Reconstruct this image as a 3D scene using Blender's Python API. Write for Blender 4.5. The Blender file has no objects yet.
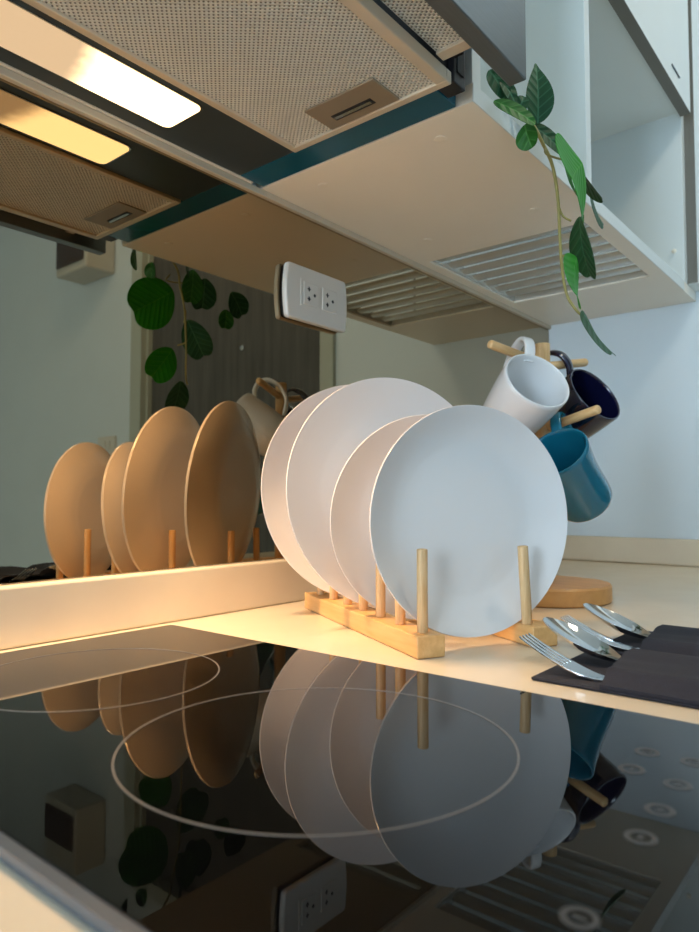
import bpy, bmesh, math, random
from mathutils import Vector, Matrix
from math import sin, cos, pi, radians as R
random.seed(7)
SC = bpy.context.scene
COL = SC.collection
ZUP = 0.9          # the worktop stands 0.9 m over the floor; everything below is written relative to it

# ------------------------------------------------------------------ materials
def lin(c):
    return tuple((x/12.92 if x <= .04045 else ((x+.055)/1.055)**2.4) for x in [v/255. for v in c]) + (1.,)

class NT:
    def __init__(s, name):
        s.m = bpy.data.materials.new(name); s.m.use_nodes = True
        s.t = s.m.node_tree; s.n = s.t.nodes; s.l = s.t.links
        s.b = s.n['Principled BSDF']
    def node(s, typ, **k):
        n = s.n.new(typ)
        for a, v in k.items():
            if a in n.inputs.keys(): n.inputs[a].default_value = v
            else: setattr(n, a, v)
        return n
    def link(s, a, b): s.l.new(a, b)
    def math(s, op, a, b=None):
        n = s.n.new('ShaderNodeMath'); n.operation = op
        for i, v in enumerate((a, b)):
            if v is None: continue
            if hasattr(v, 'is_linked'): s.l.new(v, n.inputs[i])
            else: n.inputs[i].default_value = v
        return n.outputs[0]
    def coord(s, scale=(1, 1, 1)):
        tc = s.n.new('ShaderNodeTexCoord'); mp = s.n.new('ShaderNodeMapping')
        mp.inputs['Scale'].default_value = scale
        s.l.new(tc.outputs['Object'], mp.inputs['Vector']); return mp.outputs[0]

def mat(name, col, rough=.5, metal=0., var=.04, nscale=20., bump=0., bscale=200., stretch=(1, 1, 1), spec=.5, coat=0., trans=0., sss=0.):
    """plain surface with a faint procedural variation of its own colour and an optional fine grain"""
    q = NT(name); b = q.b
    b.inputs['Roughness'].default_value = rough; b.inputs['Metallic'].default_value = metal
    b.inputs['Specular IOR Level'].default_value = spec; b.inputs['Coat Weight'].default_value = coat
    b.inputs['Coat Roughness'].default_value = .05
    v = q.coord(stretch)
    nz = q.node('ShaderNodeTexNoise', Scale=nscale, Detail=3.); q.link(v, nz.inputs['Vector'])
    rp = q.node('ShaderNodeValToRGB'); c = lin(col)
    rp.color_ramp.elements[0].position = .3; rp.color_ramp.elements[1].position = .7
    rp.color_ramp.elements[0].color = tuple(max(0, x*(1-var)) for x in c[:3]) + (1,)
    rp.color_ramp.elements[1].color = tuple(min(1, x*(1+var)) for x in c[:3]) + (1,)
    q.link(nz.outputs['Fac'], rp.inputs['Fac']); q.link(rp.outputs['Color'], b.inputs['Base Color'])
    if bump:
        n2 = q.node('ShaderNodeTexNoise', Scale=bscale, Detail=2.); q.link(v, n2.inputs['Vector'])
        bp = q.node('ShaderNodeBump', Strength=bump, Distance=.001)
        q.link(n2.outputs['Fac'], bp.inputs['Height']); q.link(bp.outputs['Normal'], b.inputs['Normal'])
    return q.m

def wood(name, c1, c2, scale=60., stretch=(1, 12, 12), rough=.5):
    q = NT(name); b = q.b; b.inputs['Roughness'].default_value = rough
    v = q.coord(stretch)
    nz = q.node('ShaderNodeTexNoise', Scale=scale, Detail=4., Roughness=.6, Distortion=.3); q.link(v, nz.inputs['Vector'])
    rp = q.node('ShaderNodeValToRGB')
    rp.color_ramp.elements[0].position = .32; rp.color_ramp.elements[1].position = .68
    rp.color_ramp.elements[0].color = lin(c1); rp.color_ramp.elements[1].color = lin(c2)
    q.link(nz.outputs['Fac'], rp.inputs['Fac']); q.link(rp.outputs['Color'], b.inputs['Base Color'])
    bp = q.node('ShaderNodeBump', Strength=.15, Distance=.0005)
    q.link(nz.outputs['Fac'], bp.inputs['Height']); q.link(bp.outputs['Normal'], b.inputs['Normal'])
    return q.m

def mesh_metal(name):
    """stamped aluminium grease filter: staggered round cells with dark holes"""
    q = NT(name); b = q.b
    b.inputs['Metallic'].default_value = .25; b.inputs['Roughness'].default_value = .3
    v = q.coord((1, 1, 1)); sp = q.node('ShaderNodeSeparateXYZ'); q.link(v, sp.inputs[0])
    kx, ky = 2*pi/.0056, 2*pi/.0048
    sx = q.math('SINE', q.math('MULTIPLY', sp.outputs[0], kx)); sy = q.math('SINE', q.math('MULTIPLY', sp.outputs[1], ky))
    h = q.math('MULTIPLY', sx, sy)
    nz = q.node('ShaderNodeTexNoise', Scale=260., Detail=1.); q.link(v, nz.inputs['Vector'])
    hh = q.math('ADD', h, q.math('MULTIPLY', nz.outputs['Fac'], .9))
    bp = q.node('ShaderNodeBump', Strength=.75, Distance=.0022)
    q.link(hh, bp.inputs['Height']); q.link(bp.outputs['Normal'], b.inputs['Normal'])
    rp = q.node('ShaderNodeValToRGB')
    rp.color_ramp.elements[0].position = .08; rp.color_ramp.elements[1].position = .40
    rp.color_ramp.elements[0].color = (.16, .12, .08, 1); rp.color_ramp.elements[1].color = (1., .95, .85, 1)
    fac = q.math('ADD', q.math('MULTIPLY', h, .5), .5)
    q.link(fac, rp.inputs['Fac']); q.link(rp.outputs['Color'], b.inputs['Base Color'])
    return q.m

def lamp_lens(name):
    """frosted lamp cover: glows brightest over the bulb at its far end (local y)"""
    q = NT(name); b = q.b
    b.inputs['Specular IOR Level'].default_value = .15; b.inputs['Base Color'].default_value = (.12, .11, .1, 1); b.inputs['Roughness'].default_value = .35
    v = q.coord(); sp = q.node('ShaderNodeSeparateXYZ'); q.link(v, sp.inputs[0])
    nz = q.node('ShaderNodeTexNoise', Scale=60., Detail=3.); q.link(v, nz.inputs['Vector'])
    t = q.math('ADD', sp.outputs[1], q.math('MULTIPLY', sp.outputs[0], .25))
    f = q.math('ADD', t, q.math('MULTIPLY', nz.outputs['Fac'], .012))
    mr = q.node('ShaderNodeMapRange'); mr.inputs['From Min'].default_value = .044; mr.inputs['From Max'].default_value = .074
    mr.interpolation_type = 'SMOOTHSTEP'
    q.link(f, mr.inputs['Value'])
    mx = q.node('ShaderNodeMix'); mx.data_type = 'RGBA'
    q.link(mr.outputs['Result'], mx.inputs['Factor'])
    mx.inputs['A'].default_value = (.74, .50, .28, 1); mx.inputs['B'].default_value = (3.4, 2.5, 1.35, 1)
    q.link(mx.outputs['Result'], b.inputs['Emission Color']); b.inputs['Emission Strength'].default_value = LENS
    return q.m

LENS = 1.0
M = {}
M['counter'] = mat('cream_solid_surface', (218, 204, 180), .22, var=.03, nscale=14., spec=.45)
M['wall'] = mat('painted_wall', (212, 224, 232), .75, var=.015, nscale=6., bump=.05, bscale=300.)
M['ceiling'] = mat('ceiling_paint', (240, 240, 236), .8, var=.01)
M['floor'] = wood('floor_boards', (226, 218, 204), (236, 230, 218), 3., (1, 14, 1), .45)
M['cabinet'] = mat('white_laminate', (226, 234, 234), .35, var=.012, nscale=10.)
M['cabinet_under'] = mat('cream_laminate', (246, 240, 226), .38, var=.015, nscale=8.)
M['cap'] = mat('screw_cap_plastic', (244, 238, 222), .4, var=.01)
M['mirror'] = mat('bronze_mirror', (168, 151, 124), .0, 1., var=.008, nscale=2.)
M['black_edge'] = mat('dark_mirror_edge', (40, 34, 30), .5)
M['glass'] = mat('black_ceramic_glass', (5, 5, 6), .02, var=.1, spec=.5)
M['bevel'] = mat('ground_glass_edge', (120, 128, 140), .18, .6, var=.02)
M['print'] = mat('grey_hob_print', (104, 102, 100), .35, var=.03)
M['print_dim'] = mat('dim_hob_print', (64, 64, 64), .4, var=.03)
M['white'] = mat('white_glazed_porcelain', (226, 221, 218), .13, var=.008, nscale=8., coat=.2)
M['mugwhite'] = mat('white_mug_glaze', (232, 234, 236), .16, var=.01, nscale=8., coat=.15)
M['navy'] = mat('navy_mug_glaze', (16, 18, 48), .1, var=.06, nscale=8., coat=.5)
M['teal'] = mat('teal_mug_glaze', (20, 112, 140), .1, var=.05, nscale=8., coat=.4)
M['bamboo'] = wood('bamboo', (210, 160, 98), (228, 182, 122), 12., (1, 12, 12), .45)
M['bamboo_peg'] = wood('bamboo_peg', (206, 164, 112), (226, 190, 142), 40., (14, 14, 1), .45)
M['tree'] = wood('beech_wood', (196, 142, 80), (214, 162, 98), 8., (1, 6, 6), .45)
M['treepeg'] = wood('beech_peg', (214, 172, 116), (230, 194, 142), 30., (10, 10, 1), .45)
M['napkin'] = mat('dark_navy_cloth', (33, 34, 45), .85, var=.12, nscale=300., bump=.35, bscale=900.)
M['steel'] = mat('polished_steel', (205, 205, 205), .07, 1., var=.01)
M['brushed'] = mat('brushed_steel', (196, 196, 192), .25, 1., var=.06, nscale=40., stretch=(1, 30, 1))
M['slat'] = mat('satin_chrome', (212, 214, 210), .25, .4, var=.03, nscale=30.)
M['visor'] = mat('satin_visor_steel', (122, 127, 130), .34, .9, var=.05, nscale=30., stretch=(30, 1, 30))
M['alum'] = mat('anodised_frame', (222, 208, 186), .42, .35, var=.03)
M['filter'] = mesh_metal('stamped_aluminium_mesh')
M['hoodgrey'] = mat('dark_grey_enamel', (58, 68, 72), .3, .2, var=.04)
M['bluefilm'] = mat('blue_protective_film', (8, 92, 118), .22, .1, var=.06, nscale=8., coat=.3)
M['blackplastic'] = mat('black_plastic', (26, 26, 32), .4)
M['outlet'] = mat('white_outlet_plastic', (214, 210, 202), .3, var=.01)
M['hole'] = mat('outlet_slot_dark', (24, 24, 24), .6)
M['doorwood'] = wood('dark_grey_door_wood', (66, 65, 62), (92, 90, 86), 5., (9, 9, .6), .5)
M['casing'] = mat('pale_door_casing', (176, 182, 172), .5, var=.02)
M['greybox'] = mat('pale_grey_plastic', (196, 192, 182), .45, var=.02)
M['darkwin'] = mat('smoked_plastic', (60, 44, 40), .25, var=.05)
M['trim'] = mat('beige_trim', (206, 194, 172), .45, var=.02)
M['greystrip'] = mat('dark_grey_strip', (112, 110, 102), .5, var=.03)  # dark grey of the thin strips under the upper door and on the filler's side
M['latch'] = mat('taupe_latch_plate', (158, 144, 124), .4, .4, var=.03)
M['stem'] = mat('vine_stem', (156, 146, 84), .55, var=.1, nscale=80.)
M['lens'] = lamp_lens('frosted_lamp_lens')

def leafmat(name, c1, c2, vein):
    q = NT(name); b = q.b; b.inputs['Roughness'].default_value = .5; b.inputs['Specular IOR Level'].default_value = .3
    v = q.coord(); sp = q.node('ShaderNodeSeparateXYZ'); q.link(v, sp.inputs[0])
    ay = q.math('ABSOLUTE', sp.outputs[1])
    w = q.math('SINE', q.math('MULTIPLY', q.math('SUBTRACT', sp.outputs[0], q.math('MULTIPLY', ay, .8)), 620.))
    f1 = q.math('GREATER_THAN', w, .86); f2 = q.math('LESS_THAN', ay, .0009)
    fv = q.math('MAXIMUM', q.math('MULTIPLY', f1, .55), f2)
    nz = q.node('ShaderNodeTexNoise', Scale=40., Detail=3.); q.link(v, nz.inputs['Vector'])
    m1 = q.node('ShaderNodeMix'); m1.data_type = 'RGBA'
    m1.inputs['A'].default_value = lin(c1); m1.inputs['B'].default_value = lin(c2); q.link(nz.outputs['Fac'], m1.inputs['Factor'])
    m2 = q.node('ShaderNodeMix'); m2.data_type = 'RGBA'; m2.inputs['B'].default_value = lin(vein)
    q.link(m1.outputs['Result'], m2.inputs['A']); q.link(fv, m2.inputs['Factor'])
    q.link(m2.outputs['Result'], b.inputs['Base Color'])
    b.inputs['Transmission Weight'].default_value = 0.
    bp = q.node('ShaderNodeBump', Strength=.3, Distance=.001); q.link(w, bp.inputs['Height']); q.link(bp.outputs['Normal'], b.inputs['Normal'])
    return q.m
M['leaf_bright'] = leafmat('bright_green_leaf', (20, 122, 6), (36, 148, 10), (60, 150, 34))
M['leaf_dark'] = leafmat('dark_green_leaf', (20, 66, 38), (32, 84, 46), (62, 112, 80))
M['leaf_mid'] = leafmat('mid_green_leaf', (26, 88, 28), (42, 112, 36), (66, 130, 58))

# ------------------------------------------------------------------ mesh helpers
def link(name, bm, m, parent=None, smooth=35, loc=None, bevel=0):
    bmesh.ops.recalc_face_normals(bm, faces=bm.faces)
    me = bpy.data.meshes.new(name); bm.to_mesh(me); bm.free()
    o = bpy.data.objects.new(name, me); COL.objects.link(o)
    if isinstance(m, (list, tuple)):
        for x in m: me.materials.append(M[x])
    else: me.materials.append(M[m])
    if smooth:
        for p in me.polygons: p.use_smooth = True
        me.set_sharp_from_angle(angle=R(smooth))
    if parent is not None: o.parent = parent
    if loc is not None: o.location = loc
    if bevel:
        md = o.modifiers.new('bevel', 'BEVEL'); md.width = bevel; md.segments = 3; md.limit_method = 'ANGLE'; md.angle_limit = R(40)
    return o
def NB(): return bmesh.new()
def box(bm, x0, x1, y0, y1, z0, z1):
    v = [bm.verts.new(p) for p in ((x0,y0,z0),(x1,y0,z0),(x1,y1,z0),(x0,y1,z0),(x0,y0,z1),(x1,y0,z1),(x1,y1,z1),(x0,y1,z1))]
    for f in ((0,3,2,1),(4,5,6,7),(0,1,5,4),(1,2,6,5),(2,3,7,6),(3,0,4,7)): bm.faces.new([v[i] for i in f])
    return v
def boxobj(name, b, m, parent=None, bevel=0, smooth=35):
    bm = NB(); box(bm, *b); return link(name, bm, m, parent, smooth, None, bevel)
def lathe(bm, prof, seg=64, mtx=None):
    """prof: list of (r, z); r = 0 closes the surface"""
    rings = []
    for r, z in prof:
        if r < 1e-7: rings.append([bm.verts.new((0, 0, z))])
        else: rings.append([bm.verts.new((r*cos(2*pi*i/seg), r*sin(2*pi*i/seg), z)) for i in range(seg)])
    for a, b in zip(rings, rings[1:]):
        for i in range(seg):
            j = (i+1) % seg
            if len(a) == 1 and len(b) == 1: continue
            if len(a) == 1: bm.faces.new((a[0], b[i], b[j]))
            elif len(b) == 1: bm.faces.new((a[i], a[j], b[0]))
            else: bm.faces.new((a[i], a[j], b[j], b[i]))
    if mtx is not None: bmesh.ops.transform(bm, matrix=mtx, verts=[v for r in rings for v in r])
def frame_to(d):
    d = Vector(d).normalized(); a = Vector((0, 0, 1)) if abs(d.z) < .95 else Vector((1, 0, 0))
    x = a.cross(d).normalized(); y = d.cross(x)
    return Matrix((x, y, d)).transposed().to_4x4()
def rod(bm, a, b, r, seg=20, round_=.0):
    a, b = Vector(a), Vector(b); L = (b-a).length
    prof = [(0, 0), (r*.92, 0), (r, r*.12)]
    prof += [(r, L-max(round_, r*.12))]
    if round_: prof += [(r*cos(t*pi/10), L-round_+round_*sin(t*pi/10)) for t in range(1, 5)] + [(0, L)]
    else: prof += [(r*.92, L), (0, L)]
    lathe(bm, prof, seg, Matrix.Translation(a) @ frame_to(b-a))
def catmull(pts, n=10):
    P = [Vector(p) for p in pts]; P = [P[0]*2-P[1]] + P + [P[-1]*2-P[-2]]; out = []
    for i in range(1, len(P)-2):
        for k in range(n):
            t = k/n; p0, p1, p2, p3 = P[i-1:i+3]
            out.append(.5*((2*p1)+(-p0+p2)*t+(2*p0-5*p1+4*p2-p3)*t*t+(-p0+3*p1-3*p2+p3)*t**3))
    out.append(P[-2]); return out
def tube(bm, pts, r, seg=10, flat=None, up=None):
    """sweep; flat = (a, b) half sizes for a rounded-rectangle section, up fixes the section's b axis"""
    rings = []; n = len(pts); ref = Vector(up) if up is not None else None
    for i, p in enumerate(pts):
        d = (pts[min(i+1, n-1)]-pts[max(i-1, 0)]).normalized()
        if ref is None: ref = Vector((0, 0, 1)) if abs(d.z) < .9 else Vector((1, 0, 0))
        x = ref.cross(d).normalized(); y = d.cross(x)
        if up is None: ref = y
        rr = r(i/(n-1)) if callable(r) else r
        ring = []
        for k in range(seg):
            t = 2*pi*k/seg
            if flat:
                c, s = cos(t), sin(t); e = .6
                ca = math.copysign(abs(c)**e, c); sa = math.copysign(abs(s)**e, s)
                ring.append(bm.verts.new(p + x*flat[0]*ca + y*flat[1]*sa))
            else: ring.append(bm.verts.new(p + x*rr*cos(t) + y*rr*sin(t)))
        rings.append(ring)
    for a, b in zip(rings, rings[1:]):
        for k in range(seg):
            j = (k+1) % seg; bm.faces.new((a[k], a[j], b[j], b[k]))
    bm.faces.new(rings[0]); bm.faces.new(rings[-1])
def thing(name, label, cat, loc=(0, 0, 0), group=None):
    o = bpy.data.objects.new(name, None); COL.objects.link(o); o.location = loc; o.empty_display_size = .05
    o['label'] = label; o['category'] = cat
    if group: o['group'] = group
    return o
def tag(o, label, cat, group=None):
    o['label'] = label; o['category'] = cat
    if group: o['group'] = group
    return o
def struct(o): o['kind'] = 'structure'; return o
def local(parent, o):
    """part written in world numbers: shift so that it stays put under a parent at parent.location"""
    o.location = Vector(o.location) - Vector(parent.location); return o
def pbox(parent, name, b, m, bevel=0, label=None):
    o = local(parent, boxobj(name, b, m, parent, bevel))
    if label: o['label'] = label
    return o
def copy_tree(o, parent=None):
    c = o.copy(); COL.objects.link(c); c.parent = parent
    for ch in list(o.children): copy_tree(ch, c)
    return c

CAM = Vector((.61, 0, .13))
YAW, PITCH, FPX = R(39.4), math.atan2(33, 690), 690.
FW = Vector((-sin(YAW)*cos(PITCH), cos(YAW)*cos(PITCH), sin(PITCH)))
RT = Vector((cos(YAW), sin(YAW), 0)); UP = RT.cross(FW)

# ------------------------------------------------------------------ room shell
WX, WY, YB, ZC = 2.9, 1.457, -3.2, 1.65
struct(boxobj('floor', (-.2, WX+.1, YB-.1, WY+.1, -.95, -.9), 'floor'))
struct(boxobj('ceiling', (-.2, WX+.1, YB-.1, WY+.1, ZC, ZC+.05), 'ceiling'))
struct(boxobj('wall_left', (-.12, -.017, YB, WY, -.9, ZC), 'wall'))
struct(boxobj('wall_right', (WX, WX+.08, YB, WY, -.9, ZC), 'wall'))
# wall with the entry door (opening 0.665..1.534)
bm = NB()
box(bm, -.12, .655, WY, WY+.1, -.9, ZC); box(bm, 1.545, WX+.1, WY, WY+.1, -.9, ZC); box(bm, .655, 1.545, WY, WY+.1, 1.2, ZC)
struct(link('wall_back', bm, 'wall', smooth=0))
d = struct(boxobj('door_1', (.662, 1.538, WY+.03, WY+.07, -.895, 1.195), 'doorwood', bevel=.002))
bm = NB()
box(bm, .613, .662, WY-.012, WY+.08, -.9, 1.25); box(bm, 1.538, 1.604, WY-.012, WY+.08, -.9, 1.25); box(bm, .613, 1.604, WY-.012, WY+.08, 1.196, 1.25)
box(bm, .655, .672, WY+.012, WY+.03, -.9, 1.2); box(bm, 1.528, 1.545, WY+.012, WY+.03, -.9, 1.2)
link('door_casing', bm, 'casing', d, smooth=0)
bm = NB(); lathe(bm, [(0, 0), (.009, 0), (.009, .004), (.006, .006), (0, .004)], 20, Matrix.Translation((1.034, WY+.03, .617)) @ frame_to((0, -1, 0)))
link('peephole', bm, 'steel', d)
bm = NB(); rod(bm, (.74, WY+.03, .1), (.74, WY-.02, .1), .011); rod(bm, (.74, WY-.015, .1), (.86, WY-.015, .1), .008, round_=.006)
lathe(bm, [(0, 0), (.026, 0), (.026, .006), (0, .006)], 24, Matrix.Translation((.74, WY+.03, .1)) @ frame_to((0, -1, 0)))
link('door_handle', bm, 'brushed', d)
# window wall behind the camera
wx0, wx1, wz0, wz1 = .12, 1.05, -.15, 1.35
bm = NB()
box(bm, -.12, wx0, YB-.1, YB, -.9, ZC); box(bm, wx1, WX+.1, YB-.1, YB, -.9, ZC); box(bm, wx0, wx1, YB-.1, YB, -.9, wz0); box(bm, wx0, wx1, YB-.1, YB, wz1, ZC)
struct(link('wall_front', bm, 'wall', smooth=0))
bm = NB()
for b in ((wx0, wx0+.05), (wx1-.05, wx1), ((wx0+wx1)/2-.025, (wx0+wx1)/2+.025)): box(bm, b[0], b[1], YB-.07, YB-.02, wz0, wz1)
box(bm, wx0, wx1, YB-.07, YB-.02, wz0, wz0+.05); box(bm, wx0, wx1, YB-.07, YB-.02, wz1-.05, wz1)
win = struct(link('window_1', bm, 'cabinet', smooth=0))
q = NT('window_glass'); g = q.node('ShaderNodeBsdfTransparent'); gl = q.node('ShaderNodeBsdfGlossy', Roughness=.01)
mx = q.node('ShaderNodeMixShader', Fac=.06); q.link(g.outputs[0], mx.inputs[1]); q.link(gl.outputs[0], mx.inputs[2])
q.link(mx.outputs[0], q.n['Material Output'].inputs['Surface']); M['winglass'] = q.m
boxobj('window_pane', (wx0+.05, wx1-.05, YB-.047, YB-.043, wz0+.05, wz1-.05), 'winglass', win)

# ------------------------------------------------------------------ worktop, hob, mirror
ct = thing('worktop', 'glossy cream worktop with raised upstands along mirror and end wall', 'countertop', (.3, .5, 0))
bm = NB(); box(bm, -.0165, .605, -1.3, WY-.0005, -.04, 0)
local(ct, link('slab', bm, 'counter', ct, bevel=.003))
bm = NB(); box(bm, -.0165, 0, -1.3, WY-.0005, 0, .0545); local(ct, link('upstand', bm, 'counter', ct, bevel=.003))
bm = NB(); box(bm, .0005, .605, WY-.0125, WY-.0005, 0, .052); local(ct, link('upstand', bm, 'counter', ct, bevel=.003))
bc = thing('base_cabinet', 'white base cabinet with flat doors carrying the cream worktop', 'cabinet', (.3, .5, -.9))
pbox(bc, 'plinth', (.02, .52, -1.28, WY-.003, -.8995, -.8), 'blackplastic')
pbox(bc, 'body', (-.014, .565, -1.28, WY-.003, -.8, -.041), 'cabinet')
for k in range(4):
    y0 = -1.27+k*.68
    dr = pbox(bc, 'door', (.5655, .584, y0, y0+.675, -.795, -.05), 'cabinet', .0015)
    h = boxobj('handle', (.5842, .596, y0+.25, y0+.43, -.08, -.07), 'brushed', dr, .002); h.location = (0, 0, 0)

mp = boxobj('mirror_panel', (-.016, -.012, -1.3, WY-.001, .0552, .5062), 'mirror', smooth=0)
tag(mp, 'bronze tinted mirror backsplash between worktop upstand and wall cabinets', 'mirror')

hob = thing('induction_hob', 'black glass hob with two ringed zones and touch controls', 'hob', (.293, .2715, 0))
HX0, HX1, HY0, HY1, HZ = .036, .572, .122, .421, .006
def rrect(bm, x0, x1, y0, y1, z0, z1, r, seg=6):
    pts = []
    for cx, cy, a0 in ((x1-r, y1-r, 0), (x0+r, y1-r, 90), (x0+r, y0+r, 180), (x1-r, y0+r, 270)):
        for k in range(seg+1):
            a = R(a0+90*k/seg); pts.append((cx+r*cos(a), cy+r*sin(a)))
    a = [bm.verts.new((x, y, z0)) for x, y in pts]; b = [bm.verts.new((x, y, z1)) for x, y in pts]
    bm.faces.new(a[::-1]); bm.faces.new(b); n = len(pts)
    for i in range(n): bm.faces.new((a[i], a[(i+1) % n], b[(i+1) % n], b[i]))
bm = NB(); rrect(bm, HX0, HX1, HY0, HY1, .0012, HZ, .003)
local(hob, link('glass_top', bm, 'glass', hob, 30))
bm = NB(); rrect(bm, HX0+.002, HX1-.002, HY0-.0055, HY0-.0002, .0004, HZ-.0006, .002)
local(hob, link('edge_trim', bm, 'bevel', hob, 30))['label'] = 'blue-grey bevelled trim along the near edge'
def ring(bm, c, r, w, z, seg=96, a0=0, a1=2*pi, h=.0002):
    n = seg
    R0 = []
    for i in range(n+1 if a1-a0 < 2*pi-.01 else n):
        a = a0+(a1-a0)*i/n
        R0.append([bm.verts.new((c[0]+rr*cos(a), c[1]+rr*sin(a), zz)) for rr, zz in ((r-w/2, z), (r+w/2, z), (r+w/2, z+h), (r-w/2, z+h))])
    m = len(R0); closed = m == n
    for i in range(m if closed else m-1):
        a, b = R0[i], R0[(i+1) % m]
        for k in range(4): bm.faces.new((a[k], a[(k+1) % 4], b[(k+1) % 4], b[k]))
for c, r in (((.3692, .2680), .0997), ((.1583, .2679), .0854)):
    bm = NB(); ring(bm, c, r, .0009, HZ, 160); local(hob, link('zone_ring', bm, 'print', hob, 0))
def icon(c, sym, s=.0048):
    bm = NB(); ring(bm, c, s, .0021, HZ, 40); x, y = c
    if sym == 'plus': box(bm, x-.0018, x+.0018, y-.0006, y+.0006, HZ, HZ+.0002); box(bm, x-.0006, x+.0006, y-.0018, y+.0018, HZ, HZ+.0002)
    elif sym == 'minus': box(bm, x-.0006, x+.0006, y-.0018, y+.0018, HZ, HZ+.0002)
    elif sym == 'lock': box(bm, x-.001, x+.001, y-.0016, y+.0016, HZ, HZ+.0002)
    elif sym == 'power': box(bm, x-.0022, x+.0022, y-.0008, y+.0008, HZ, HZ+.0002)
    else: ring(bm, c, .002, .0007, HZ, 24)
    o = local(hob, link('touch_key', bm, 'print_dim', hob, 0)); return o
for c, sy in (((.504, .359), 'zone'), ((.505, .332), 'minus'), ((.526, .327), 'plus'), ((.527, .296), 'plus'), ((.528, .268), 'lock'), ((.529, .206), 'power'), ((.525, .359), 'zone'), ((.5285, .237), 'lock')):
    if c[1] != .237: icon(c, sy)

# ------------------------------------------------------------------ power outlet on the mirror
po = thing('power_outlet', 'white double power outlet mounted on the bronze mirror', 'outlet', (-.012, .677, .398))
XF = .0
bm = NB(); rrect(bm, -.037, .037, -.0595, .0595, 0, 1, .006); bm.free()
def plate_yz(bm, y0, y1, z0, z1, x0, x1, r, bul=.004):
    """rounded plate in the YZ plane with slightly bowed short ends"""
    pts = []
    for cy, cz, a0 in ((y1-r, z1-r, 0), (y0+r, z1-r, 90), (y0+r, z0+r, 180), (y1-r, z0+r, 270)):
        for k in range(7):
            a = R(a0+15*k); pts.append((cy+r*cos(a), cz+r*sin(a)))
        if a0 in (90, 270):
            s = -1 if a0 == 90 else 1; e = y0 if a0 == 90 else y1
            for t in range(1, 8):
                f = t/8; z = (z1-r)+(z0-z1+2*r)*f if a0 == 90 else (z0+r)+(z1-z0-2*r)*f
                pts.append((e+s*bul*sin(pi*f), z))
    # the bow of the last segment (right end) is laid by the closing edge
    a = [bm.verts.new((x0, y, z)) for y, z in pts]; b = [bm.verts.new((x1, y, z)) for y, z in pts]
    bm.faces.new(a); bm.faces.new(b[::-1]); n = len(pts)
    for i in range(n): bm.faces.new((a[i], a[(i+1) % n], b[(i+1) % n], b[i]))
bm = NB(); plate_yz(bm, .619, .735, .362, .434, -.0088, 0, .005, .003)
local(po, link('cover_plate', bm, 'outlet', po, 30, bevel=.0025))
bm = NB(); plate_yz(bm, .621, .733, .364, .432, -.0118, -.0089, .004, .002)
local(po, link('back_gasket', bm, 'blackplastic', po, 30))['label'] = 'dark gasket behind the white plate'
for yc in (.6625, .699):
    bm = NB(); box(bm, -.0005, .0012, yc-.0145, yc+.0145, .384, .414)
    so = local(po, link('socket', bm, 'outlet', po, bevel=.0008))
    bm = NB()
    for dz in (.0065, -.0065):
        box(bm, .0012, .0016, yc-.006, yc-.004, .399+dz-.003, .399+dz+.003); box(bm, .0012, .0016, yc-.0078, yc-.0022, .399+dz-.0008, .399+dz+.0008)
    lathe(bm, [(0, 0), (.0022, 0), (.0022, .0004), (0, .0004)], 16, Matrix.Translation((.0012, yc+.006, .399)) @ frame_to((1, 0, 0)))
    link('slot', bm, 'hole', so, 0)['label'] = 'dark pin holes'
bm = NB(); box(bm, -.0003, .0009, .6425, .6445, .3815, .4165); local(po, link('module_edge', bm, 'outlet', po))

# ------------------------------------------------------------------ wall cabinet
ZM, ZU, XFc = .5066, .515, .2886
Y0c, Y1c, YD0, YD1 = .5786, WY-.001, .881, .899
XB = -.0165
struct(boxobj('trim_1', (XB, -.0065, -1.3, WY-.0005, ZM, ZU-.0003), 'trim', bevel=.001))
wc = thing('wall_cabinet', 'white open wall cabinet with cream underside beside the hood', 'cabinet', (.14, 1., ZU))
sx0, sx1, sy0, sy1 = .0095, .264, .9365, 1.241
bm = NB()
zb = ZU+.0185
box(bm, XB, XFc, Y0c+.0005, sy0, ZU, zb)
box(bm, XB, sx0, sy0, sy1, ZU, zb); box(bm, sx1, XFc, sy0, sy1, ZU, zb); box(bm, XB, XFc, sy1, Y1c, ZU, zb)
local(wc, link('bottom_panel', bm, ['cabinet_under'], wc, smooth=0))
pbox(wc, 'front_edging', (XFc, XFc+.0012, Y0c+.0005, 1.365, ZU+.0002, zb), 'cabinet')
pbox(wc, 'side_panel', (XB, XFc, Y0c+.0005, Y0c+.0175, zb, 1.3), 'cabinet', .0008)
pbox(wc, 'divider', (-.003, XFc, YD0, YD1, zb, 1.3), 'cabinet', .0008)
pbox(wc, 'side_panel', (XB, XFc, 1.375, 1.393, zb, 1.3), 'cabinet', .0008)
pbox(wc, 'back_panel', (XB, -.0035, Y0c+.0175, 1.375, zb, 1.3), 'cabinet')
pbox(wc, 'shelf', (-.003, XFc-.005, YD1, 1.375, .858, .876), 'cabinet')
pbox(wc, 'top_panel', (XB, XFc, Y0c+.0005, 1.393, 1.3, 1.318), 'cabinet')
fp = pbox(wc, 'filler_panel', (.2, XFc+.018, 1.3935, WY-.0008, ZU+.0192, 1.318), 'cabinet', .0006)
bm = NB(); box(bm, XFc+.0003, XFc+.018, 1.3925, 1.3934, ZU+.0192, 1.318); link('grey_strip', bm, 'greystrip', fp, 0).location = (0, 0, 0)
bm = NB(); box(bm, XFc+.0003, XFc+.018, .8915, 1.3678, .8466, 1.3)
dr = local(wc, link('door', bm, 'cabinet', wc, bevel=.0008)); dr['label'] = 'white cabinet door closing the upper compartment'
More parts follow.
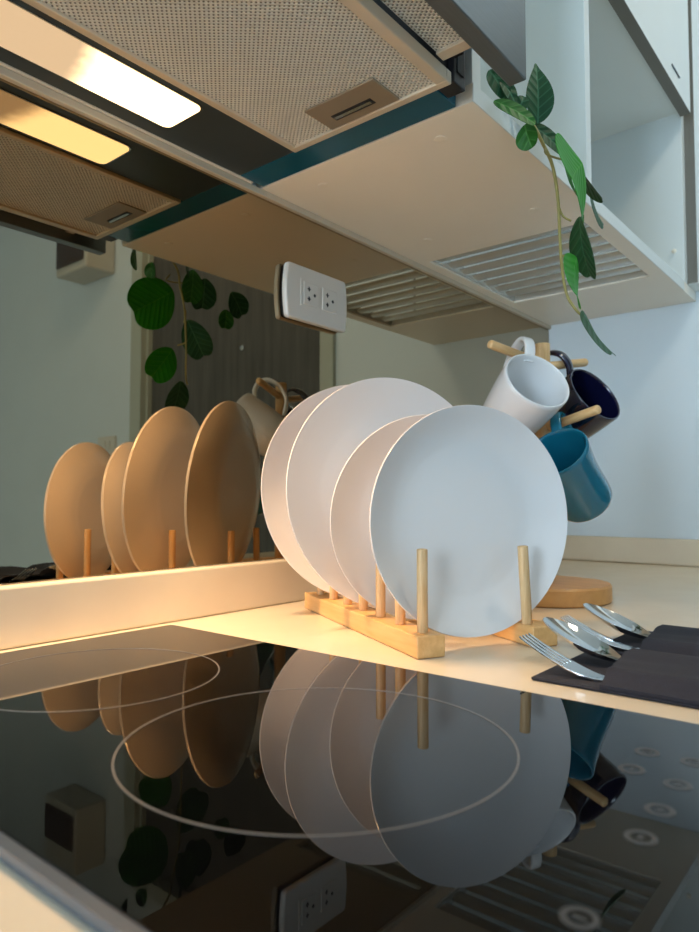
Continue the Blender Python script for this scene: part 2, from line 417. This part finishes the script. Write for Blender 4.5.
bm = NB(); box(bm, XFc+.018, XFc+.0200, 1.241, 1.290, .8748, .8766); link('pull', bm, 'hoodgrey', dr, 0)
bm = NB(); box(bm, XFc+.0003, XFc+.018, .8915, 1.3678, .8456, .84655); link('grey_strip', bm, 'greystrip', dr, 0)['label'] = 'dark grey strip along the underside of the door'
for c in ((.058, .6216), (.2277, .6185), (.058, .8536), (.2277, .8536)):
    bm = NB(); lathe(bm, [(.0, 0), (.0065, 0), (.0062, -.0006), (.003, -.0010), (0, -.0011)], 20, Matrix.Translation((c[0], c[1], ZU)))
    local(wc, link('screw_cap', bm, 'cap', wc))
bm = NB(); lathe(bm, [(0, 0), (.004, 0), (.004, .004), (.002, .006), (0, .006)], 16, Matrix.Translation((.2716, 1.375, .595)) @ frame_to((0, -1, 0)))
local(wc, link('door_buffer', bm, 'cap', wc))
# steel dish drainer in the cabinet's bottom
dd = thing('dish_drainer', 'steel slatted dish drainer set into the cabinet bottom above the mugs', 'dish drainer', (.137, 1.089, ZU+.004))
bm = NB()
for b in ((sx0+.0004, sx1-.0004, sy0+.0004, sy0+.003), (sx0+.0004, sx1-.0004, sy1-.003, sy1-.0004), (sx0+.0004, sx0+.003, sy0+.003, sy1-.003), (sx1-.003, sx1-.0004, sy0+.003, sy1-.003)):
    box(bm, b[0], b[1], b[2], b[3], ZU+.003, ZU+.018)
local(dd, link('frame', bm, 'slat', dd, 0))
nS = 7; pit = (sy1-sy0-.010)/nS
def slat_bm(yc):
    bm = NB(); th = .0012; rows = []
    for i in range(15):
        a = -1+2*i/14; y = yc+a*.0195; z = ZU+.0060+.0070*a*a+.0030*a
        rows.append([(x, y, z+dz) for dz in (0, th) for x in (sx0+.003, sx1-.003)])
    V = [[bm.verts.new(p) for p in r] for r in rows]
    for a, b in zip(V, V[1:]):
        bm.faces.new((a[0], a[1], b[1], b[0])); bm.faces.new((a[2], b[2], b[3], a[3]))
        bm.faces.new((a[0], b[0], b[2], a[2])); bm.faces.new((a[1], a[3], b[3], b[1]))
    bm.faces.new((V[0][0], V[0][2], V[0][3], V[0][1])); bm.faces.new((V[-1][0], V[-1][1], V[-1][3], V[-1][2]))
    return bm
for k in range(nS): local(dd, link('slat', slat_bm(sy0+.005+pit*(k+.5)), 'slat', dd, 50))

# ------------------------------------------------------------------ cabinet over the hood, and the hood
hc = thing('hood_cabinet', 'white cabinet boxing in the range hood against the mirror', 'cabinet', (.14, .25, ZU+.2))
pbox(hc, 'back_rail', (XB, -.0035, -.036, .5620, ZU, ZU+.06), 'cabinet_under')
pbox(hc, 'side_panel', (XB, XFc, .5625, .5784, ZU+.125, 1.3), 'cabinet')
pbox(hc, 'side_panel', (XB, XFc, -.055, -.037, ZU, 1.3), 'cabinet')
pbox(hc, 'top_panel', (XB, XFc, -.036, .5624, 1.28, 1.3), 'cabinet')
pbox(hc, 'door', (XFc+.0005, XFc+.018, -.05, .5784, ZU+.14, 1.3), 'cabinet', .0008)

rh = thing('range_hood', 'pull-out range hood with mesh filter and lit lamp under the cabinet', 'range hood', (.16, .26, ZU+.02))
HZu = ZU
pbox(rh, 'housing', (-.003, .285, -.034, .5605, HZu+.014, HZu+.12), 'blackplastic')
bm = NB(); box(bm, -.003, .0890, -.034, .5403, HZu+.0005, HZu+.0135)
lp = local(rh, link('lamp_panel', bm, 'hoodgrey', rh, bevel=.0008)); lp['label'] = 'dark grey panel around the lamp'
bm = NB(); box(bm, -.003, .2711, .5408, .5780, HZu+.0005, HZu+.0135)
local(rh, link('end_panel', bm, 'bluefilm', rh, bevel=.0008))['label'] = 'glossy teal blue end strip'
LX0, LX1, LY0, LY1 = .0205, .0785, .03, .4205
bm = NB(); rrect(bm, LX0-.05, LX1-.05, LY0-.26, LY1-.26, -.0016, 0, .008)
ln = link('lamp_cover', bm, 'lens', rh, 30); ln.location = Vector((.05, .26, HZu+.0004))-Vector(rh.location); ln['label'] = 'frosted lamp cover glowing white over the bulb'
bm = NB()
rrect(bm, LX0-.0018, LX1+.0018, LY0-.0018, LY1+.0018, HZu-.0006, HZu+.0004, .009)
local(rh, link('lamp_bezel', bm, 'brushed', rh, 30))
FX0, FX1, FY0, FY1 = .0900, .290, -.03, .5382
bm = NB(); fw_ = .0085; z0, z1 = HZu-.003, HZu+.009
for b in ((FX0, FX1, FY1-fw_, FY1), (FX0, FX1, FY0, FY0+fw_), (FX0, FX0+fw_, FY0+fw_, FY1-fw_), (FX1-.012, FX1, FY0+fw_, FY1-fw_)): box(bm, b[0], b[1], b[2], b[3], z0, z1)
ff = local(rh, link('filter_frame', bm, 'alum', rh, bevel=.0012))
bm = NB(); box(bm, FX0+fw_, FX1-.012, FY0+fw_, FY1-fw_, HZu, HZu+.003)
fm = local(rh, link('filter_mesh', bm, 'filter', rh, 0)); fm['label'] = 'silvery stamped metal mesh'
bm = NB(); box(bm, .152, .238, .4866, .5290, HZu-.0022, HZu)
la = local(rh, link('filter_latch', bm, 'latch', rh, bevel=.0008))
bm = NB(); box(bm, .168, .2175, .5086, .5180, HZu-.0026, HZu-.0021); link('latch_slot', bm, 'blackplastic', la, 0)
bm = NB(); box(bm, .170, .2155, .5106, .5146, HZu-.0038, HZu-.0026); link('latch_tab', bm, 'brushed', la, 0)
bm = NB(); box(bm, .2912, .3290, .509, .5214, HZu+.010, HZu+.020)
tr = local(rh, link('tray_end', bm, 'alum', rh, bevel=.0008))
bm = NB(); box(bm, .2910, .3290, -.03, .509, HZu+.013, HZu+.016); local(rh, link('tray_mesh', bm, 'filter', rh, 0))
pbox(rh, 'visor', (.3292, .3463, -.04, .5760, ZU-.003, ZU+.1), 'visor', .0012, 'satin grey front visor pulled out')
bm = NB(); box(bm, .2720, .2910, .5408, .5618, HZu+.001, HZu+.075)
br = local(rh, link('slide_bracket', bm, 'blackplastic', rh, bevel=.001))
bm = NB(); box(bm, .2912, .2922, .5458, .5575, HZu+.012, HZu+.055); link('slide_window', bm, 'hole', br, 0)
bm = NB(); box(bm, .2925, .3025, .5216, .5400, HZu+.022, HZu+.06); link('slide_catch', bm, 'blackplastic', br, 0)

# ------------------------------------------------------------------ plate rack
RO = Vector((.294, .471, 0)); RD = Vector((.879, -.476, 0)).normalized(); RN = Vector((.476, .879, 0)).normalized()
pr = thing('plate_rack', 'bamboo plate rack with two rails of upright pegs beside the hob', 'plate rack', RO)
pr.matrix_world = Matrix.Translation(RO) @ Matrix((RD, RN, Vector((0, 0, 1)))).transposed().to_4x4()
for w0 in (0, .114):
    bm = NB(); box(bm, -.288, 0, w0, w0+.026, 0.0003, .0185); link('rail', bm, 'bamboo', pr, bevel=.0012)
for s in (-.245, -.118):
    bm = NB(); rod(bm, (s, .026, .006), (s, .114, .006), .0035, 12); link('cross_bar', bm, 'bamboo', pr)
PEGS = [-.0142-.0417*i for i in range(7)]
for s in PEGS:
    for w0, lean in ((.0125, 0), (.118, .004)):
        bm = NB(); rod(bm, (s, w0, .0187), (s, w0-lean, .0885), .0047, 20, .001); link('peg', bm, 'bamboo_peg', pr)

# plates
def plate_bm(r, depth, th=.0028):
    """coupe plate: eating surface towards +z, rim at z = 0"""
    well = .60*r
    ins = [(0, -depth+th), (well*.5, -depth+th), (well*.92, -depth+th+.0002)]
    n = 10
    for k in range(1, n+1):
        t = k/n; rr = well+(r-.0012-well)*t
        ins.append((rr, -depth+th+(depth-th)*(t**1.55)))
    lip = [(r-.0003, .0004), (r, -.0006), (r-.0005, -.0018)]
    out = []
    for k in range(n, -1, -1):
        t = k/n; rr = well+.001+(r-.0015-well)*t
        out.append((rr, -depth+(depth-th+.0003)*(t**1.55)-.0002))
    foot = [(well*.93, -depth-.0007), (well*.89, -depth-.0011), (well*.82, -depth-.0010), (well*.4, -depth-.0004), (0, -depth-.0003)]
    bm = NB(); lathe(bm, ins+lip+out+foot, 112); return bm
def plate(label, s, r, tilt, az, depth, zb=.0105, w=.0665):
    a, t = R(az), R(tilt)
    n0 = Vector((RD.x*cos(a)-RD.y*sin(a), RD.x*sin(a)+RD.y*cos(a), 0))
    u = Vector((0, 0, 1))*cos(t)-n0*sin(t); nrm = n0*cos(t)+Vector((0, 0, 1))*sin(t)
    c = RO+RD*s+RN*w+Vector((0, 0, zb))+u*r
    o = link('dinner_plate', plate_bm(r, depth), 'white', None, 30)
    x = u.cross(nrm).normalized()
    o.matrix_world = Matrix.Translation(c) @ Matrix((x, u, nrm)).transposed().to_4x4()
    tag(o, label, 'plate', 'white plates in the bamboo rack'); return o
plate('front white plate in the rack, the smaller plate nearest the napkins', -.0209, .1022, 0., 1.0, .018, zb=.0092, w=.0690)
plate('smaller white plate second in the rack, tucked behind the front plate', -.1085, .1012, -4.8, -2.7, .018, zb=.0110, w=.0655)
plate('large white plate third in the rack, ahead of another large one', -.1475, .1234, 4.2, 3.0, .018, zb=.0147, w=.0585)
plate('large white plate rearmost in the rack, closest to the mirror', -.2298, .1262, 4.3, 2.0, .018, zb=.0147, w=.0585)

# ------------------------------------------------------------------ mug tree and mugs
TP = Vector((.232, .863, 0))
mt = thing('mug_tree', 'wooden mug tree with round base and slanting pegs', 'mug tree', TP)
bm = NB(); lathe(bm, [(0, .0003), (.0795, .0003), (.0815, .002), (.0815, .020), (.0795, .0225), (0, .0225)], 72)
link('base', bm, 'tree', mt)
bm = NB(); rod(bm, (0, 0, .0226), (0, 0, .336), .0100, 28, .001); link('pole', bm, 'treepeg', mt)
for ang, z0 in ((-111, .309), (74, .305), (-21, .222), (159, .226)):
    a = R(ang); bm = NB()
    p0 = Vector((cos(a)*.0112, sin(a)*.0112, z0+.002)); p1 = Vector((cos(a)*.092, sin(a)*.092, z0+.0165))
    rod(bm, (0, 0, 0), (0, 0, (p1-p0).length), .0057, 18, .003)
    pg = link('peg', bm, 'treepeg', mt); pg.matrix_local = Matrix.Translation(p0) @ frame_to(p1-p0)
def ray(px, py):
    return (FW*FPX + RT*(px-349.5) - UP*(py-466.))/FPX
def mug(name, label, m, rc, al, th, dep, hpt, rr=.043, L=.095, prof='taper', hs=1.):
    v = ray(*rc); rim = CAM+v*dep; v.normalize()
    r_ = (RT-v*RT.dot(v)).normalized(); u_ = r_.cross(v)
    l = math.hypot(*al); a = (r_*al[0]/l-u_*al[1]/l)*sin(R(th))+v*cos(R(th))   # rim -> bottom
    w = Vector(hpt)-rim; h = (w-a*w.dot(a)).normalized()
    z = -a; y = z.cross(h)
    root = thing(name, label, 'mug', rim)
    root.matrix_world = Matrix.Translation(rim) @ Matrix((h, y, z)).transposed().to_4x4()   # local: x to handle, z out of the mouth, rim at 0
    t = .0032; n = 14
    def rad(f):                                   # f 0 rim .. 1 bottom
        if prof == 'taper': return rr*(1-.16*f**1.6)
        return rr*(1-.05*sin(min(f, .9)/.9*pi)**1.2-.13*f)
    outer = [(rad(k/n), -L*k/n*.90) for k in range(n+1)]
    rb = rad(1)
    outer += [(rb*cos(q)+0*q if False else rb-.010*(1-cos(q)), -L*.90-.010*sin(q)) for q in (R(20), R(40), R(60), R(80))]
    outer += [(rb-.012, -L), (rb-.016, -L), (rb-.018, -L+.0015), (0, -L+.0015)]
    inner = [(0, -L+.006), (rb-.014, -L+.006), (rb-.007, -L+.009)] + [(rad(k/n)-t, -L*k/n*.90) for k in range(n, 0, -1)] + [(rr-t, -.001), (rr-t*.7, .0003), (rr-t*.3, .0003), (rr, -.001)]
    bm = NB(); lathe(bm, inner+outer[1:], 72); link('body', bm, m, root, 50)
    path = catmull([Vector((.0385+(p[0]-.0385)*hs, p[1], p[2])) for p in ((.0395, 0, -.010), (.053, 0, -.001), (.070, 0, -.0005), (.0825, 0, -.013), (.082, 0, -.036), (.067, 0, -.058), (.0385, 0, -.070))], 8)
    bm = NB(); tube(bm, path, 0, 16, flat=(.0033, .0070), up=(0, 1, 0)); link('handle', bm, m, root, 60)
    return root
mug('mug', 'white mug hanging from the upper peg nearest the mirror', 'mugwhite', (537.9, 380), (-.577, .816), 53, .836, (.217, .824, .316), hs=.93)
mug('mug', 'dark navy mug hanging behind the white mug', 'navy', (595.4, 393.7), (-.73, .68), 65, .914, (.242, .897, .311))
mug('mug', 'teal blue mug hanging lowest on the wooden mug tree', 'teal', (554.8, 452), (.51, .86), 53, .831, (.259, .853, .227), rr=.041, L=.096, prof='waist')
for o in list(COL.objects):
    if o.get('category') == 'mug': o['group'] = 'mugs on the wooden mug tree'

# ------------------------------------------------------------------ napkins and cutlery
def napkin(label, y0, y1, x0, xp, x1, mx=0):
    root = thing('napkin', label, 'napkin', ((x0+x1)/2, (y0+y1)/2, 0), 'dark folded napkins')
    bm = NB(); box(bm, x0, x1, y0, y1, .0004, .0028)
    local(root, link('lower_fold', bm, 'napkin', root, bevel=.0012))
    # upper fold: a cloth pocket raised over the cutlery
    bm = NB(); nx, ny = 16, 26; T = []; B = []
    for i in range(nx+1):
        x = xp+(x1-xp)*i/nx; rt, rb = [], []
        for j in range(ny+1):
            f = j/ny; y = y0+(y1-y0)*f
            e = min(1, min(f, 1-f)/.16); e = e*e*(3-2*e)
            z = .0030+.0078*e+.0007*sin(9*f+3*i/nx)*e+.0004*sin(21*f-5*i/nx)*e
            xx = x+(.004*sin(5*f+1) if i == 0 else 0)
            rt.append(bm.verts.new((xx, y, z+.0024))); rb.append(bm.verts.new((xx, y, z)))
        T.append(rt); B.append(rb)
    for i in range(nx):
        for j in range(ny):
            bm.faces.new((T[i][j], T[i+1][j], T[i+1][j+1], T[i][j+1])); bm.faces.new((B[i][j], B[i][j+1], B[i+1][j+1], B[i+1][j]))
    for i in range(nx):
        for j in (0, ny): bm.faces.new((T[i][j], B[i][j], B[i+1][j], T[i+1][j]))
    for j in range(ny):
        for i in (0, nx): bm.faces.new((T[i][j], T[i][j+1], B[i][j+1], B[i][j]))
    local(root, link('pocket', bm, 'napkin', root, 60))
    return root
napkin('dark navy napkin pocket lying nearest the hob edge', .470, .580, .392, .438, .600)
napkin('dark navy napkin pocket lying farther from the hob', .588, .704, .392, .427, .600)

def strip(bm, st, th=.0016, nv=8, dish=None):
    """st: list of (x, halfwidth, z, yoff); dish(i, v) adds to z"""
    T = []; B = []
    for i, (x, w, z, yo) in enumerate(st):
        rt, rb = [], []
        for k in range(nv+1):
            v = -1+2*k/nv; zz = z+(dish(i, v) if dish else 0)
            rt.append(bm.verts.new((x, yo+v*w, zz+th))); rb.append(bm.verts.new((x, yo+v*w, zz)))
        T.append(rt); B.append(rb)
    n = len(st)
    for i in range(n-1):
        for k in range(nv):
            bm.faces.new((T[i][k], T[i+1][k], T[i+1][k+1], T[i][k+1])); bm.faces.new((B[i][k], B[i][k+1], B[i+1][k+1], B[i+1][k]))
        for k in (0, nv): bm.faces.new((T[i][k], B[i][k], B[i+1][k], T[i+1][k]))
    for k in range(nv):
        for i in (0, n-1): bm.faces.new((T[i][k], T[i][k+1], B[i][k+1], B[i][k]))
def fork(label, y, x0, ztip):
    """tines' tips at x0, neck about 58 mm behind, handle into the pocket; local origin at the tips' foot"""
    bm = NB()
    def zc(t): return .0031+(ztip-.0031)*max(0, 1-t/.058)**1.5      # t: metres from the tip
    for k in range(4):
        yo = (-1.5+k)*.0054
        st = []
        for i in range(15):
            t = .034*i/14; w = .0008+.0008*min(1, t/.02)
            st.append((t, w, zc(t), yo*(1-.04*(1-t/.034))))
        strip(bm, st, .0018, 2)
    st = []
    for i in range(16):
        t = .0335+.034*i/15; f = i/15; w = .0103*(1-f)**.5*(1-.5*f)+.0032 if f < 1 else .0032
        w = .0032+.0069*(1-f**1.6)
        st.append((t, w, zc(t), 0))
    for i in range(1, 9): st.append((.0675+.115*i/8, .0032+.0035*i/8, .0033+.001*sin(pi*i/8), 0))
    strip(bm, st, .0018, 4)
    o = link('fork', bm, 'steel', None, 50, bevel=.0004); o.location = (x0, y, 0)
    return tag(o, label, 'fork', 'forks in the napkins')
def spoon(label, y, x0, ztip, zend):
    bm = NB(); st = []; dep = []
    Lb = .062
    for i in range(25):
        f = i/24; t = Lb*f
        w = .0195*(sin(pi*min(1, (f*.97+.015))**.86)**.62) if f < 1 else .0034
        w = max(w, .0036 if f > .5 else .0012)
        st.append((t, w, ztip+(zend-ztip)*f, 0)); dep.append(.0078*sin(pi*f)**.8)
    n0 = len(st)
    for i in range(1, 13):
        f = i/12; st.append((Lb+.115*f, .0036+.003*f, max(.0050, zend-(zend-.0050)*min(1, f*4)), 0)); dep.append(0)
    strip(bm, st, .0013, 12, lambda i, v: -dep[i]*(1-v*v))
    o = link('spoon', bm, 'steel', None, 60); o.location = (x0, y, 0)
    return tag(o, label, 'spoon', 'spoons in the napkins')
fork('steel fork nearest the hob, in the front napkin', .492, .377, .026)
spoon('steel spoon beside the fork nearest the hob', .541, .372, .032, .0064)
fork('steel fork farther back, between the two spoons', .603, .363, .024)
spoon('steel spoon rearmost, in the far napkin', .650, .364, .030, .0056)

# ------------------------------------------------------------------ trailing vine
vine = thing('trailing_vine', 'green artificial vine trailing down over the front edge of the wall cabinet', 'plant', (.29, .63, zb))
def hit(px, py, ax, val):
    r = ray(px, py); t = (val-CAM[ax])/r[ax]; return CAM+r*t
S = [Vector((.19, .632, zb+.006)), Vector((.245, .628, zb+.008)), Vector((.280, .648, zb+.010)), hit(528, 120, 0, .303), hit(544, 146, 0, .310), hit(553, 168, 0, .316), hit(558, 200, 0, .317), hit(560, 240, 0, .317), hit(562, 268, 0, .318), hit(567, 295, 0, .322), hit(577, 311, 0, .330), hit(585, 317, 0, .336)]
bm = NB(); tube(bm, catmull(S, 10), lambda f: .0021-.0007*f, 8); local(vine, link('stem', bm, 'stem', vine, 60))
for a, b, c in (((545, 147), (548, 155), (575, 163)), ((558, 205), (563, 216), (571, 221)), ((560, 253), (563, 256), (567, 256))):
    P = catmull([hit(*a, 0, .316), hit(*b, 0, .320), hit(*c, 0, .328)], 6)
    bm = NB(); tube(bm, P, .0012, 6); local(vine, link('petiole', bm, 'stem', vine, 60))
def leaf(c, d, n, L, W, m, fold=.12, bend=.15, notch=.2, taper=0.):
    """heart-shaped leaf: base at -x, notched tip at +x, centred on c"""
    d = Vector(d).normalized(); n = Vector(n); n = (n-d*n.dot(d)).normalized(); y = n.cross(d)
    bm = NB(); ns, nr = 40, 6; rings = [[bm.verts.new((0, 0, 0))]]
    for r in range(1, nr+1):
        ring_ = []
        for k in range(ns):
            a = 2*pi*k/ns; aa = min(a, 2*pi-a)
            rad = 1-notch*math.exp(-(aa/.32)**2)+.06*math.exp(-((pi-aa)/.35)**2)
            f = r/nr; X = .5*L*rad*cos(a)*f; Y = .5*W*rad*sin(a)*f*(1+.10*cos(a))*(1-taper*(.5+.5*cos(a)))
            Z = fold*abs(Y)-bend*(X/L)**2*L*1.4+.015*W*sin(3*a)*f*f
            ring_.append(bm.verts.new((X, Y, Z)))
        rings.append(ring_)
    for k in range(ns): bm.faces.new((rings[0][0], rings[1][k], rings[1][(k+1) % ns]))
    for a, b in zip(rings[1:], rings[2:]):
        for k in range(ns): bm.faces.new((a[k], b[k], b[(k+1) % ns], a[(k+1) % ns]))
    bmesh.ops.recalc_face_normals(bm, faces=bm.faces)
    g = bmesh.ops.solidify(bm, geom=list(bm.faces), thickness=.0005)
    o = link('leaf', bm, m, vine, 80)
    Mx = Matrix.Translation(c) @ Matrix((d, y, n)).transposed().to_4x4()
    o.matrix_local = Matrix.Translation(-Vector(vine.location)) @ Mx
    return o
Z_ = Vector((0, 0, 1)); E1 = Vector((-.38, .92, 0))
def edge_leaf(c, e, mid, L, W, m, turn=0, **k):
    """leaf seen nearly edge-on along image direction e (right, up); mid = rough midrib direction; turn opens it towards the viewer"""
    c = Vector(c); view = (c-CAM).normalized(); el = (RT*e[0]+Z_*e[1]).normalized()
    n = view.cross(el).normalized()
    if turn: n = (Matrix.Rotation(R(turn), 3, el) @ n)
    return leaf(c, Vector(mid)-n*Vector(mid).dot(n), n, L, W, m, **k)
def face_leaf(p, x, e, L, W, m, tip=(0, 0, 0), **k):
    c = hit(*p, 0, x); view = (c-CAM).normalized()
    return leaf(c, RT*e[0]+Z_*e[1], -view+Vector(tip), L, W, m, **k)
edge_leaf((.351, .675, .460), (.23, -.97), -E1*.8-Z_*.5, .090, .086, 'leaf_bright', 9, fold=.10, bend=.1)
edge_leaf((.331, .768, .489), (.57, -.82), -Z_+E1*.1, .058, .046, 'leaf_dark', -10)
edge_leaf((.322, .736, .494), (.2, -.98), -Z_, .060, .040, 'leaf_mid', 5)
edge_leaf((.316, .835, .484), (.3, -.95), E1*.6-Z_*.8, .050, .042, 'leaf_dark', 4)
edge_leaf((.312, .803, .450), (.1, -1), -Z_, .036, .030, 'leaf_mid', 4)
edge_leaf((.330, .753, .406), (.38, -.92), E1*.4-Z_*.85, .072, .050, 'leaf_dark', -26)
edge_leaf((.343, .690, .356), (.2, -.98), -E1*.55-Z_*.8, .066, .054, 'leaf_bright', 9)
edge_leaf((.352, .729, .303), (.62, -.78), Vector((.62, .1, -.78)), .062, .044, 'leaf_dark', 8)
face_leaf((538, 92), .308, (-.02, 1), .062, .046, 'leaf_dark', (.3, .2, .3), notch=-.12, fold=.35, taper=.75)
face_leaf((499, 84), .287, (.5, -.85), .036, .024, 'leaf_dark', (.2, 0, .6), notch=.0, taper=.3)
face_leaf((509, 90), .295, (.45, -.9), .030, .018, 'leaf_dark', (.8, 0, .3), notch=.0, taper=.3)
face_leaf((516, 111), .316, (.86, -.5), .046, .023, 'leaf_mid', (.3, 0, .9), notch=.0, taper=.3)
face_leaf((528, 137), .314, (.3, -.95), .026, .025, 'leaf_mid', (-.5, 0, .3), notch=.1, fold=.3)
face_leaf((521, 104), .300, (.4, .9), .020, .016, 'leaf_dark', (.2, 0, .5), notch=.05)
face_leaf((549, 138), .308, (.72, -.68), .052, .022, 'leaf_dark', (.9, 0, .4), notch=.0, taper=.3)

# ------------------------------------------------------------------ things on the wall by the entry door
bx = thing('wall_mounted_box', 'pale grey box with smoked front mounted high beside the door', 'electrical box', (1.845, WY, 1.015))
pbox(bx, 'case', (1.735, 1.96, 1.335, WY-.0005, .998, 1.235), 'greybox', .008)
pbox(bx, 'front_cover', (1.750, 1.945, 1.327, 1.3348, 1.028, 1.150), 'darkwin', .003, 'smoked dark cover')
ls = thing('light_switch', 'pale light switch low on the wall beside the dark door', 'switch', (1.765, WY, .335))
pbox(ls, 'cover_plate', (1.705, 1.825, WY-.009, WY-.0005, .30, .37), 'outlet', .002)
for k in range(2): pbox(ls, 'rocker', (1.735+.033*k, 1.762+.033*k, WY-.0125, WY-.0092, .318, .352), 'outlet', .001)

cl = thing('ceiling_lamp', 'round white ceiling lamp out in the room', 'lamp', (1.0, .95, ZC))
bm = NB(); lathe(bm, [(0, ZC-.0005), (.16, ZC-.0005), (.16, ZC-.03), (.15, ZC-.03), (.15, ZC-.006), (0, ZC-.006)], 48, Matrix.Translation((1.0, .95, 0)))
local(cl, link('rim', bm, 'cabinet', cl))

# ------------------------------------------------------------------ light
def area(name, loc, rot, sx, sy, e, col):
    l = bpy.data.lights.new(name, 'AREA'); l.shape = 'RECTANGLE'; l.size = sx; l.size_y = sy; l.energy = e; l.color = col
    o = bpy.data.objects.new(name, l); COL.objects.link(o); o.location = loc; o.rotation_euler = rot; return o
hl = area('hood_lamp_light', (.05, .345, ZU-.004), (0, 0, 0), .05, .14, 2.9, (1., .66, .37)); hl.data.spread = R(116)
l = area('ceiling_lamp_light', (1.0, .95, ZC-.035), (0, 0, 0), .26, .26, 7., (1., .88, .68)); l.data.shape = 'DISK'
area('window_daylight', ((wx0+wx1)/2, YB+.01, (wz0+wz1)/2), (R(90), 0, 0), wx1-wx0-.1, wz1-wz0-.1, 62., (.66, .84, 1.))
w = bpy.data.worlds.new('sky'); SC.world = w; w.use_nodes = True
nt = w.node_tree; sk = nt.nodes.new('ShaderNodeTexSky'); sk.sky_type = 'NISHITA'; sk.sun_disc = False; sk.sun_elevation = R(35)
nt.links.new(sk.outputs[0], nt.nodes['Background'].inputs['Color']); nt.nodes['Background'].inputs['Strength'].default_value = .25

# ------------------------------------------------------------------ raise everything onto the real floor, camera
for o in list(SC.objects):
    if o.parent is None: o.location.z += ZUP
cd = bpy.data.cameras.new('camera'); cam = bpy.data.objects.new('camera', cd); COL.objects.link(cam)
cam.matrix_world = Matrix.Translation(CAM+Vector((0, 0, ZUP))) @ Matrix((RT, UP, -FW)).transposed().to_4x4()
cd.sensor_fit = 'HORIZONTAL'; cd.sensor_width = 36.; cd.lens = 36.*FPX/699.; cd.clip_start = .01
cd.dof.use_dof = True; cd.dof.focus_distance = .66; cd.dof.aperture_fstop = 12.
SC.camera = cam
SC.view_settings.view_transform = 'Standard'; SC.view_settings.look = 'None'; SC.view_settings.gamma = 1.
SC.view_settings.exposure = 0.
try:
    SC.cycles.use_denoising = True; SC.cycles.max_bounces = 12; SC.cycles.diffuse_bounces = 5; SC.cycles.glossy_bounces = 6
    SC.cycles.sample_clamp_indirect = 12.; SC.cycles.caustics_reflective = True; SC.cycles.blur_glossy = .3; SC.cycles.caustics_refractive = False
except Exception: pass
